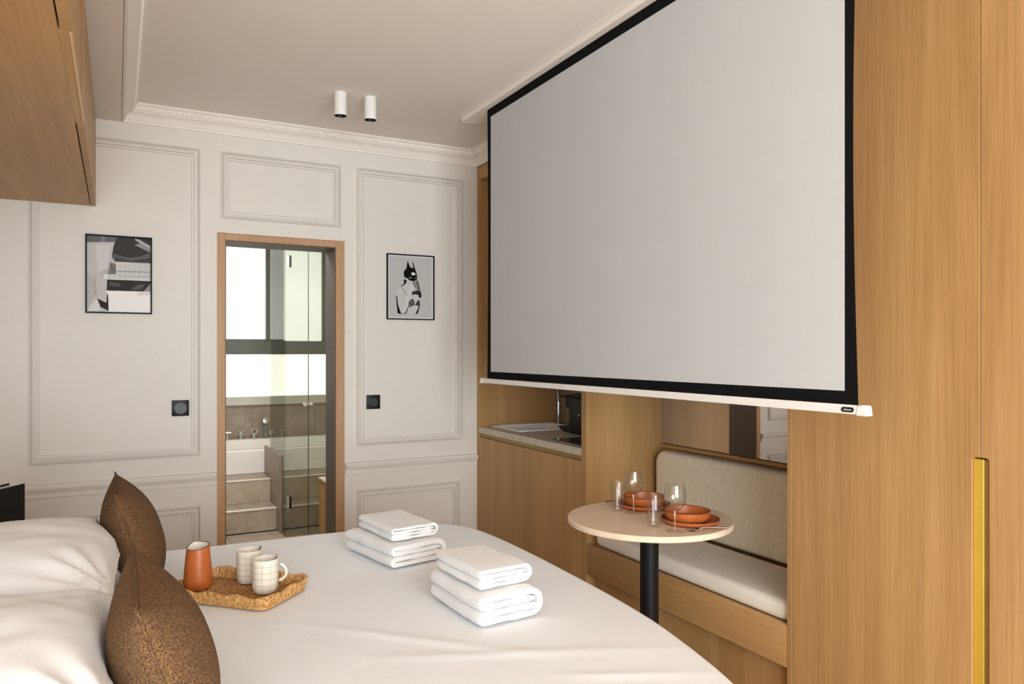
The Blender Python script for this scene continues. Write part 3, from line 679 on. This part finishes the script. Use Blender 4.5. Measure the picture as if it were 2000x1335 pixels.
# ------------------------------------------------------------------ bed
bed = thing('bed', 'wide bed made up with a smooth white duvet', 'bed', (.36, 2.07, 0))
ctrl = [(-.575, 1.10), (.2, 1.07), (.82, 1.07), (1.06, 1.10), (1.165, 1.165), (1.218, 1.25), (1.274, 1.457), (1.321, 1.70), (1.344, 2.05), (1.352, 2.54), (1.333, 2.81), (1.29, 2.94), (1.21, 3.015), (1.08, 3.042), (.68, 3.052), (.156, 3.065), (-.30, 3.068), (-.575, 3.07)]
def catmull(P, m):
    out = []; n = len(P)
    for i in range(n - 1):
        p0, p1, p2, p3 = (Vector(P[max(0, i - 1)]), Vector(P[i]), Vector(P[i + 1]), Vector(P[min(n - 1, i + 2)]))
        for j in range(m):
            t = j / m
            out.append(.5 * ((2 * p1) + (p2 - p0) * t + (2 * p0 - 5 * p1 + 4 * p2 - p3) * t * t + (3 * p1 - p0 - 3 * p2 + p3) * t ** 3))
    out.append(Vector(P[-1])); return out
OUT = catmull(ctrl, 9)
OUT += [Vector((-.575, 3.07 - (3.07 - 1.10) * i / 24)) for i in range(1, 24)]
nO = len(OUT); NRM = []
for i in range(nO):
    t = (OUT[(i + 1) % nO] - OUT[i - 1]).normalized(); NRM.append(Vector((t.y, -t.x)))
BT = .655
def wr(x, y):
    w = .0045 * noise.noise((x * 2.1 + .6, y * 1.6, 3.1)) + .0022 * noise.noise((x * 5 - y * 4, y * 2.2 + x * 1.3, 8.2))
    for ax, ay, bx, by, h, s in ((.55, 1.75, 1.25, 1.45, .004, .020), (.45, 2.05, .95, 1.55, .0035, .022), (.7, 2.2, 1.3, 1.95, .003, .018), (.3, 1.3, .95, 1.22, .004, .025), (.2, 2.75, .9, 2.95, .003, .02), (.9, 1.45, 1.22, 1.3, .004, .014)):
        d = Vector((bx - ax, by - ay)); q = Vector((x - ax, y - ay)); t = q.dot(d) / d.length_squared
        if -.2 < t < 1.2:
            e = (q - d * t).length; w += h * math.exp(-(e / s) ** 2) * max(0, 1 - abs(2 * t - 1) ** 2 * .7)
    return w
cen = Vector((.36, 2.07)); R = []; RR = .05
for i in range(1, 40):
    kf = i / 40
    R.append([(lambda p: (p.x, p.y, BT + wr(p.x, p.y)))(cen + (OUT[j] - NRM[j] * .06 - cen) * kf) for j in range(nO)])
for i in range(9):
    a = PI / 2 * i / 8
    R.append([(lambda p: (p.x, p.y, BT - RR * (1 - math.cos(a)) + wr(p.x, p.y) * math.cos(a)))(OUT[j] + NRM[j] * RR * (math.sin(a) - .29)) for j in range(nO)])
for i in range(1, 9):
    z = BT - RR - i * .055
    R.append([(lambda p: (p.x, p.y, z))(OUT[j] + NRM[j] * (RR * .71 + .006 * i / 8 * math.sin(j * .55 + math.sin(j * .13) * 2) - .004 * i / 8)) for j in range(nO)])
obj('duvet', MB().rings(R, True, False), LINEN, bed, ang=1.4)
obj('mattress', MB().prism(rrect(-.60, 1.27, 1.18, 3.00, .12), 'Z', .32, .585, .02, 2), PILLOWM, bed)
obj('bed_base', MB().box(-.60, 1.24, 1.20, 2.98, .10, .318, .01), UPHOL, bed)
for x, y in ((-.5, 1.3), (1.12, 1.3), (-.5, 2.88), (1.12, 2.88)):
    obj('leg', MB().lathe([(0, 0), (.018, 0), (.025, .098), (0, .098)], (x, y, .001), 14), BLACKM, bed)

def cushion_mesh(w, h, t, n=36, pinch=.07, wrink=0, seed=0, pw=.55, ear=0):
    """pillow in its own XY plane (w along x, h along y, t thick along z) with pinched sides and a welded seam"""
    b = bmesh.new(); top = {}; bot = {}
    for i in range(n + 1):
        for j in range(n + 1):
            u = -1 + 2 * i / n; v = -1 + 2 * j / n
            u = math.copysign(abs(u) ** .9, u); v = math.copysign(abs(v) ** .9, v)
            x = u * w / 2 * (1 - pinch * (1 - v * v)); y = v * h / 2 * (1 - pinch * (1 - u * u))
            prof = max(0, (1 - abs(u) ** 2.4)) ** pw * max(0, (1 - abs(v) ** 2.4)) ** pw
            r = noise.noise((x * 7 + seed, y * 7, seed * 1.7)) * .5 + noise.noise((x * 16 + seed, y * 16, 4 + seed)) * .25
            edge = (1 - prof) * prof * 4
            # radiating creases from the corners
            ang = math.atan2(abs(y) - h / 2, abs(x) - w / 2); cr = math.sin(ang * 15 + seed) * max(0, (abs(u) + abs(v) - 1.05)) * edge
            z = t / 2 * prof + wrink * (r * prof + 1.1 * cr)
            e = i in (0, n) or j in (0, n)
            top[i, j] = b.verts.new((x, y, 0 if e else z))
            bot[i, j] = top[i, j] if e else b.verts.new((x, y, -t / 2 * prof - wrink * (r * prof * .6 - .5 * cr)))
    for i in range(n):
        for j in range(n):
            f = (top[i, j], top[i + 1, j], top[i + 1, j + 1], top[i, j + 1])
            b.faces.new(f)
            g = (bot[i, j], bot[i, j + 1], bot[i + 1, j + 1], bot[i + 1, j])
            b.faces.new(g)
    mb = MB(); mb.merge(b); return mb
def seam_pts(w, h, pinch, n=20):
    P = []
    for s in range(4):
        for i in range(n):
            q = -1 + 2 * i / n
            u, v = ((q, -1), (1, q), (-q, 1), (-1, -q))[s]
            P.append(Vector((u * w / 2 * (1 - pinch * (1 - v * v)), v * h / 2 * (1 - pinch * (1 - u * u)), 0)))
    return P
def frame_mat(o, ex, ey):
    ex = Vector(ex).normalized(); ey = Vector(ey); ey = (ey - ex * ey.dot(ex)).normalized(); ez = ex.cross(ey)
    return Matrix(((ex.x, ey.x, ez.x, o[0]), (ex.y, ey.y, ez.y, o[1]), (ex.z, ey.z, ez.z, o[2]), (0, 0, 0, 1)))
def cushion(name, label, cat, M, w, h, t, mat, pinch=.06, wrink=.004, seed=1, seam=.0022, base=(0, 0, 0), pw=.55, n=36):
    r = thing(name, label, cat, base)
    obj('cover', cushion_mesh(w, h, t, n, pinch, wrink, seed, pw).xf(M), mat, r, ang=3)
    obj('seam', MB().tube([M @ p for p in seam_pts(w, h, pinch)], seam, 6, True), mat, r, ang=3)
    return r
# pillows (lying, heads against the left wall)
pil_far = cushion('pillow', 'big white bed pillow on the far side of the bed, behind the farther brown cushion', 'pillow',
        frame_mat((-.300, 2.37, .797), (1, -.06, .07), (0, 1, -.02)), .63, .72, .262, PILLOWM, .035, .017, 2.3, .002, (-.285, 2.40, .655), .42, 60)
pil_near = cushion('pillow', 'big white bed pillow nearest the camera, behind the nearer brown cushion', 'pillow',
        frame_mat((-.300, 1.585, .797), (1, 0, .07), (0, 1, -.02)), .63, .72, .262, PILLOWM, .035, .017, 5.1, .002, (-.285, 1.585, .655), .42, 60)
# brown boucle cushions, leaning back against the pillows
for x0, y0, tk, label, sd in ((.047, 2.64, .165, 'brown boucle cushion farther from the camera, leaning on the far white pillow', 3.3), (.078, 1.545, .175, 'brown boucle cushion nearest the camera, leaning on the near white pillow', 9.1)):
    cushion('throw_cushion', label, 'cushion', frame_mat((x0, y0, .826), (0, 1, 0), (-.098 if y0 > 2 else -.095, 0, .31)), .45, .345, tk, BOUCLE, .06, .004, sd, .0025, (.1, y0, .655), .68)

# the pillows are pressed in where the cushions lean on them
for pil, x0, y0, tk, ln in ((pil_far, .047, 2.64, .165, .098), (pil_near, .078, 1.545, .175, .095)):
    for ch in pil.children:
        for vtx in ch.data.vertices:
            w = vtx.co + Vector(pil.location)
            u = min(1, abs(w.y - y0) / .235); q = min(1, abs(w.z - .826) / .18)
            if u < 1:
                pr = max(.02, (1 - u ** 2.4)) ** .5 * max(.02, (1 - q ** 2.4)) ** .5
                xb = x0 - (w.z - .826) * ln / .31 - tk / 2 * pr - .004
                if w.x > xb: vtx.co.x -= w.x - xb
# ------------------------------------------------------------------ bedside table and book
nt = thing('bedside_table', 'small oak bedside table tucked behind the bed and the far pillow', 'table', (-.42, 3.45, 0))
obj('table_top', MB().box(-.63, -.22, 3.16, 3.66, .615, .635, .002), OAKX, nt)
obj('table_body', MB().box(-.62, -.24, 3.18, 3.64, .05, .614, .002), OAKZ, nt)
D = Vector((-.529, -.849, 0)); Nn = Vector((.849, -.529, 0)); Rb = Vector((-.311, 3.40, 0))
bkk = thing('book', 'thick black hardback book with silver lettering standing upright by the pillows', 'book', (-.36, 3.35, .636))
def slab(w0, w1, d0, d1, z0, z1, bev=.001):   # w along the cover from its far edge, d depth behind the cover
    P = [Rb + D * w0 - Nn * d0, Rb + D * w1 - Nn * d0, Rb + D * w1 - Nn * d1, Rb + D * w0 - Nn * d1]
    return MB().prism([(p.x, p.y) for p in P], 'Z', z0, z1, bev)
cv = obj('front_cover', slab(0, .165, 0, .004, .6365, .894), BLACK, bkk)
obj('back_cover', slab(0, .165, .062, .066, .6365, .894), BLACK, bkk)
obj('spine', slab(.161, .165, .0045, .0615, .6365, .894), BLACK, bkk)
obj('pages', slab(.006, .160, .0048, .0612, .641, .887, .0005), plain('page_paper', (.62, .60, .57), .8), bkk)
def cov(w, z): p = Rb + D * w + Nn * .0002; return facing((p.x, p.y, z), -D, (0, 0, 1))
text('cover_lettering', 'CHANEL', .0235, cov(.0745, .7518), SILVER, cv, .0002, 1.02, .0004)
text('cover_lettering', 'D\u00c9FIL\u00c9S', .0125, cov(.083, .7325), SILVER, cv, .0002, .85)

# ------------------------------------------------------------------ tray with jug and mugs
TC = Vector((.330, 2.404, BT + .004)); TA = -PI / 4
ty = thing('serving_tray', 'wavy-edged rattan tray lying on the duvet between cushions and towels', 'tray', TC)
TL, TW = .345, .225
def tr(x, y, z): c, s = math.cos(TA), math.sin(TA); return (TC.x + c * x - s * y, TC.y + s * x + c * y, TC.z + z)
base = rrect(-TL / 2, TL / 2, -TW / 2, TW / 2, .03, 8)
obj('tray_floor', MB().rings([[tr(x, y, 0) for x, y in base], [tr(x, y, .006) for x, y in base]]), RATTAN, ty)
# woven strands over the floor
mb = MB()
for i in range(34):
    x = -TL / 2 + .012 + i * (TL - .024) / 33
    pts = [tr(x, y, .0068 + .0020 * math.sin(y * 330 + (i % 2) * PI)) for y in [(-TW / 2 + .006) + k * (TW - .012) / 20 for k in range(21)]]
    mb.tube(pts, .0026, 5)
for i in range(20):
    y = -TW / 2 + .012 + i * (TW - .024) / 19
    mb.tube([tr(-TL / 2 + .006, y, .0066), tr(TL / 2 - .006, y, .0066)], .0016, 4)
obj('woven_strands', mb, WOVEN, ty, kind='stuff')
# wrapped cane rim: individual wrapped ribs around a wavy core
dense = []
for i in range(len(base)):
    a = Vector(base[i]); b = Vector(base[(i + 1) % len(base)]); m = max(1, int((b - a).length / .0042))
    for k_ in range(m): dense.append(a + (b - a) * k_ / m)
per = len(dense)
def rimh(i): return .036 + .0035 * math.sin(2 * PI * i / per * 11)
R = []
for off, zf in ((0, 0), (.010, 1), (.006, 1.06), (.0, 1.0), (-.008, .0)):
    r = []
    for i, p in enumerate(dense):
        n = (dense[(i + 1) % per] - dense[i - 1]).normalized(); nn = Vector((n.y, -n.x))
        h = rimh(i); z = .0065 if zf == 0 and off < 0 else (0.0005 if zf == 0 else h * zf)
        rib = .0011 if i % 2 else -.0004
        q = p + nn * (off + (rib if off > 0 or (off == 0 and zf == 0) else -rib)); r.append(tr(q.x, q.y, z))
    R.append(r)
obj('wrapped_rim', MB().rings(R, False, False), CANE, ty, ang=.3)

MB0 = TC.z + .0098
def mug(x, y, rz, label, proto=None):
    if proto: return dup(proto, (x, y, MB0), rz, label)
    t = thing('mug', label, 'mug', (x, y, MB0), 0, 'mugs on the tray')
    ro = .0385
    obj('mug_body', MB().lathe([(0, 0), (.026, 0), (.033, .003), (.0368, .012), (ro, .024), (ro, .1005), (ro - .0012, .1022), (ro - .0028, .1008), (ro - .003, .02), (.028, .006), (0, .006)], (x, y, MB0), 48), GRIDG, t)
    pts = [(x + ro - .003 + .028 * math.sin(a), y, MB0 + .060 + .026 * math.cos(a)) for a in [.12 * PI + i * .80 * PI / 14 for i in range(15)]]
    obj('handle', MB().tube(pts, .0042, 10), CREAM, t)
    t.rotation_euler = (0, 0, rz)
    return t
m1 = mug(.399, 2.351, -.40, 'cream mug with drawn grid, nearer the camera of the two on the tray')
m2 = mug(.372, 2.478, -.40, 'cream mug with drawn grid standing behind the other mug on the tray', m1)
def spoon(m, label):
    x, y, z = m.location
    t = thing('teaspoon', label, 'spoon', (x, y, z + .008), 0, 'teaspoons in the mugs')
    a = Vector((x + .002, y - .004, z + .014)); b = Vector((x + .034, y - .009, z + .112))
    obj('spoon_handle', MB().tube([a, a + (b - a) * .4, b], [.0016, .0016, .0026], 8), STEEL, t)
    mb = MB().lathe([(0, -.003), (.006, -.002), (.009, .001), (.006, .002), (0, .001)], (0, 0, 0), 16).xf(Matrix.Translation(a + Vector((-.004, 0, -.003))) @ Matrix.Diagonal((1.3, 1, 1, 1)))
    obj('spoon_bowl', mb, STEEL, t)
spoon(m1, 'thin steel teaspoon sticking out of the nearer grid mug')
spoon(m2, 'thin steel teaspoon sticking out of the farther grid mug')
jx, jy = .222, 2.482
jg = thing('jug', 'matt terracotta jug with cream inside at the left end of the tray', 'jug', (jx, jy, MB0))
def jt(a, z):
    if z < .108: return 0
    k_ = (z - .108) / .026; return k_ * (.0055 * math.cos(a - .6) + .006 * max(0, math.cos(a - 1.9)) ** 6 - .003)
obj('jug_body', MB().lathe([(0, 0), (.028, 0), (.036, .003), (.0405, .012), (.0415, .03), (.041, .05), (.038, .08), (.035, .11), (.0335, .133), (.0328, .1345)], (jx, jy, MB0), 48, jt), TERRA, jg)
obj('jug_rim', MB().lathe([(.0337, .1325), (.0337, .1348), (.0318, .1355), (.0310, .1335)], (jx, jy, MB0), 48, jt), TERRAR, jg)
obj('jug_lining', MB().lathe([(.0322, .1342), (.0335, .11), (.0365, .08), (.039, .05), (.037, .012), (0, .008)], (jx, jy, MB0), 48, jt), CREAM, jg)

# ------------------------------------------------------------------ towels
def ribbon(path, t, L, nL=16, seed=0, flop=.0):
    """a thick folded sheet: path is the (x,z) centre line of its section, L its length along y"""
    n = len(path); P = [Vector(p) for p in path]; lo = []; hi = []
    for i in range(n):
        d = (P[min(n - 1, i + 1)] - P[max(0, i - 1)]).normalized(); m = Vector((-d.y, d.x))
        lo.append((P[i], -m)); hi.append((P[i], m))
    R = []
    for k_ in range(nL + 1):
        y = L * k_ / nL; e = min(k_, nL - k_); tt = t / 2 * (.82, 1.0, 1.05)[e] if e < 3 else t / 2 * 1.05
        yy = y if e else y + (.002 if k_ == 0 else -.002)
        ring = []
        for pts in (lo, hi[::-1]):
            for ii, (p, m) in enumerate(pts):
                e2 = min(ii, n - 1 - ii); q = p + m * tt * (.35 if e2 == 0 else .7 if e2 == 1 else 1)
                w = .0030 * noise.noise((q.x * 22 + seed, yy * 13, q.y * 30 + seed)) + .0016 * noise.noise((q.x * 90, yy * 80, q.y * 90 + seed))
                sag = .004 * (q.y / .08) * noise.noise((q.x * 7 + seed * 3, yy * 6, seed))
                ring.append((q.x + m.x * w + .0025 * noise.noise((yy * 9, seed, 2.)), yy + .003 * noise.noise((q.x * 18, q.y * 40, seed)) * (1 if e < 3 else .3), q.y + m.y * w * .8 + sag))
        R.append(ring)
    b = MB(); b.rings(R, False, False)
    # close both ends with a strip between the two faces of the sheet
    bb = bmesh.new()
    for ring in (R[0], R[-1]):
        vs = [bb.verts.new(p) for p in ring]
        for i in range(n - 1):
            bb.faces.new((vs[i], vs[i + 1], vs[2 * n - 2 - i], vs[2 * n - 1 - i]))
    b.merge(bb); bmesh.ops.remove_doubles(b.bm, verts=b.bm.verts[:], dist=.00005); bmesh.ops.recalc_face_normals(b.bm, faces=b.bm.faces[:])
    return b
def foldpath(w, t, crown=0.0):
    def arc(cx, cz, r, a0, a1, n): return [(cx + r * math.cos(a0 + (a1 - a0) * i / n), cz + r * math.sin(a0 + (a1 - a0) * i / n)) for i in range(n + 1)]
    r = t * .5; z = [t * .5, t * 1.5, t * 2.5, t * 3.5]; xl, xr = r + t * .5, w - 2 * t
    def line(x0, x1, zz, n=6): return [(x0 + (x1 - x0) * i / n, zz) for i in range(n)]
    p = line(xr + t * 1.15, xl, z[1], 16) + arc(xl, t, r, PI / 2, 1.5 * PI, 6) + line(xl, xr, z[0])[1:] + arc(xr, 2 * t, 1.5 * t, -PI / 2, PI / 2, 12)
    p += line(xr, xl, z[3])[1:] + arc(xl, 3 * t, r, PI / 2, 1.5 * PI, 6) + line(xl, xr + t * 1.2, z[2], 16)[1:]
    return p
def towel(name, label, o, rz, w, L, t, seed, group):
    t_ = tag(obj(name, ribbon(foldpath(w, t), t, L, 18, seed), TOWEL, ang=1.0), label, 'towel', group)
    t_.location = o; t_.rotation_euler = (0, 0, rz); return t_
TZ = BT + .006
towel('bath_towel', 'larger folded white towel at the bottom of the far stack', (.822, 2.420, TZ), .20, .228, .335, .0185, 1.0, 'folded white towels on the bed')
towel('hand_towel', 'smaller folded white towel on top of the far stack', (.838, 2.462, TZ + .0815), .14, .188, .275, .0112, 2.2, 'folded white towels on the bed')
towel('bath_towel', 'larger folded white towel at the bottom of the near stack', (.850, 1.795, TZ), .06, .212, .300, .0200, 3.7, 'folded white towels on the bed')
towel('hand_towel', 'smaller folded white towel on top of the near stack', (.868, 1.828, TZ + .0875), .08, .178, .262, .0132, 5.9, 'folded white towels on the bed')

# ------------------------------------------------------------------ table and place settings
TX, TY, TZZ, TR = 1.863, 2.345, .745, .322
tbk = thing('pedestal_table', 'round pale oak table on a black column in front of the bench', 'table', (TX, TY, 0))
obj('table_top', MB().lathe([(0, .7225), (TR - .003, .7225), (TR, .7255), (TR, .742), (TR - .003, .745), (0, .745)], (TX, TY, 0), 96), OAKT, tbk)
obj('column', MB().lathe([(0, .012), (.0365, .012), (.0365, .7215), (0, .7215)], (TX, TY, 0), 40), BLACKM, tbk)
obj('foot_plate', MB().lathe([(0, .001), (.21, .001), (.21, .008), (.2, .0115), (0, .0115)], (TX, TY, 0), 48), BLACKM, tbk)
def plate(x, y, label, proto):
    if proto: return dup(proto, (x, y, TZZ + .001), 0, label)
    t = thing('dinner_plate', label, 'plate', (x, y, TZZ + .001), 0, 'terracotta plates on the table')
    z = TZZ + .001; R_ = .109
    obj('plate_body', MB().lathe([(0, 0), (.075, 0), (R_ - .012, .003), (R_ - .001, .012), (R_, .020), (R_ - .0015, .0212), (R_ - .004, .0195), (R_ - .008, .009), (R_ - .02, .006), (0, .006)], (x, y, z), 64), TERRA, t)
    obj('plate_rim', MB().lathe([(R_ + .0002, .0192), (R_ + .0003, .0208), (R_ - .0015, .0217), (R_ - .0042, .0202)], (x, y, z), 64), TERRAR, t)
    return t
def bowl(x, y, label, proto):
    z = TZZ + .0085
    if proto: return dup(proto, (x, y, z), 0, label)
    t = thing('bowl', label, 'bowl', (x, y, z), 0, 'terracotta bowls on the plates'); R_ = .087
    obj('bowl_body', MB().lathe([(0, 0), (.060, 0), (.073, .004), (.082, .014), (R_ - .001, .030), (R_, .041), (R_ - .0015, .0422), (R_ - .0038, .041), (R_ - .0055, .030), (.076, .014), (.062, .0075), (0, .006)], (x, y, z), 64), TERRA, t)
    obj('bowl_rim', MB().lathe([(R_ + .0002, .040), (R_ + .0003, .0416), (R_ - .0015, .0427), (R_ - .004, .0415)], (x, y, z), 64), TERRAR, t)
    return t
p1 = plate(1.934, 2.187, 'flat terracotta plate at the near place, under a bowl', None)
p2 = plate(1.955, 2.497, 'flat terracotta plate at the far place by the oak panel, under a bowl', p1)
b1 = bowl(1.925, 2.196, 'wide terracotta bowl on the near plate', None)
b2 = bowl(1.957, 2.500, 'wide terracotta bowl on the far plate, behind the wine glass', b1)
def wine(x, y, label, proto):
    z = TZZ + .001
    if proto: return dup(proto, (x, y, z), 0, label)
    t = thing('wine_glass', label, 'glass', (x, y, z), 0, 'wine glasses on the table')
    obj('glass_bowl', MB().lathe([(.0045, .072), (.014, .077), (.0275, .087), (.0365, .102), (.0397, .119), (.0390, .138), (.0350, .160), (.0328, .1695), (.0320, .1695), (.0340, .160), (.0380, .138), (.0387, .119), (.0353, .103), (.0265, .089), (.013, .0795), (0, .0765)], (x, y, z), 40), TUMBLER, t)
    obj('stem', MB().lathe([(.0034, .006), (.0030, .02), (.0032, .06), (.0048, .073)], (x, y, z), 16), STEMG, t)
    obj('foot', MB().lathe([(0, 0), (.034, 0), (.0345, .0015), (.02, .003), (.007, .0055), (0, .0065)], (x, y, z), 36), FOOTG, t)
    return t
g1 = wine(1.795, 2.112, 'stemmed wine glass at the near place, in front of the bowl', None)
g2 = wine(1.853, 2.434, 'stemmed wine glass at the far place', g1)
def tumbler(x, y, label, proto):
    z = TZZ + .001
    if proto: return dup(proto, (x, y, z), 0, label)
    t = thing('tumbler', label, 'glass', (x, y, z), 0, 'water tumblers on the table')
    obj('tumbler_wall', MB().lathe([(.0245, .012), (.0335, .1205), (.0325, .1225), (.0313, .1205), (.0225, .015)], (x, y, z), 40), TUMBLER, t)
    obj('tumbler_base', MB().lathe([(0, 0), (.0235, 0), (.0245, .002), (.0245, .012), (.0215, .0135), (0, .011)], (x, y, z), 36), FOOTG, t)
    return t
t1 = tumbler(1.779, 2.210, 'clear water tumbler at the near place, left of the wine glass', None)
t2 = tumbler(1.822, 2.497, 'clear water tumbler at the far place by the oak panel', t1)
def fork(a, b, label):
    a = Vector((*a, TZZ + .003)); b = Vector((*b, TZZ + .003)); d = (b - a).normalized(); s = Vector((-d.y, d.x, 0))
    t = thing('fork', label, 'fork', (a + b) / 2, 0, 'forks on the table'); Lf = (b - a).length
    def q(l, w, z): return a + d * l + s * w + Vector((0, 0, z))
    obj('handle', MB().tube([q(.050, 0, .002), q(.06, 0, .008), q(.085, 0, .010), q(.12, 0, .006), q(Lf, 0, .002)], [.003, .0022, .0024, .0032, .0038], 8), STEEL, t)
    obj('fork_head', MB().tube([q(.034, 0, -.0008), q(.044, 0, .0004), q(.052, 0, .003)], [.0075, .006, .003], 8).xf(Matrix.Identity(4)), STEEL, t)
    for w in (-.0075, -.0025, .0025, .0075):
        obj('tine', MB().tube([q(0, w, .004), q(.016, w, -.0004), q(.034, w, -.0006)], [.0008, .0013, .0014], 6), STEEL, t)
fork((1.828, 2.088), (1.990, 2.046), 'steel fork lying at the near place, beside plate and wine glass')
fork((1.965, 2.630), (1.845, 2.625), 'steel fork lying at the far place against the oak panel')
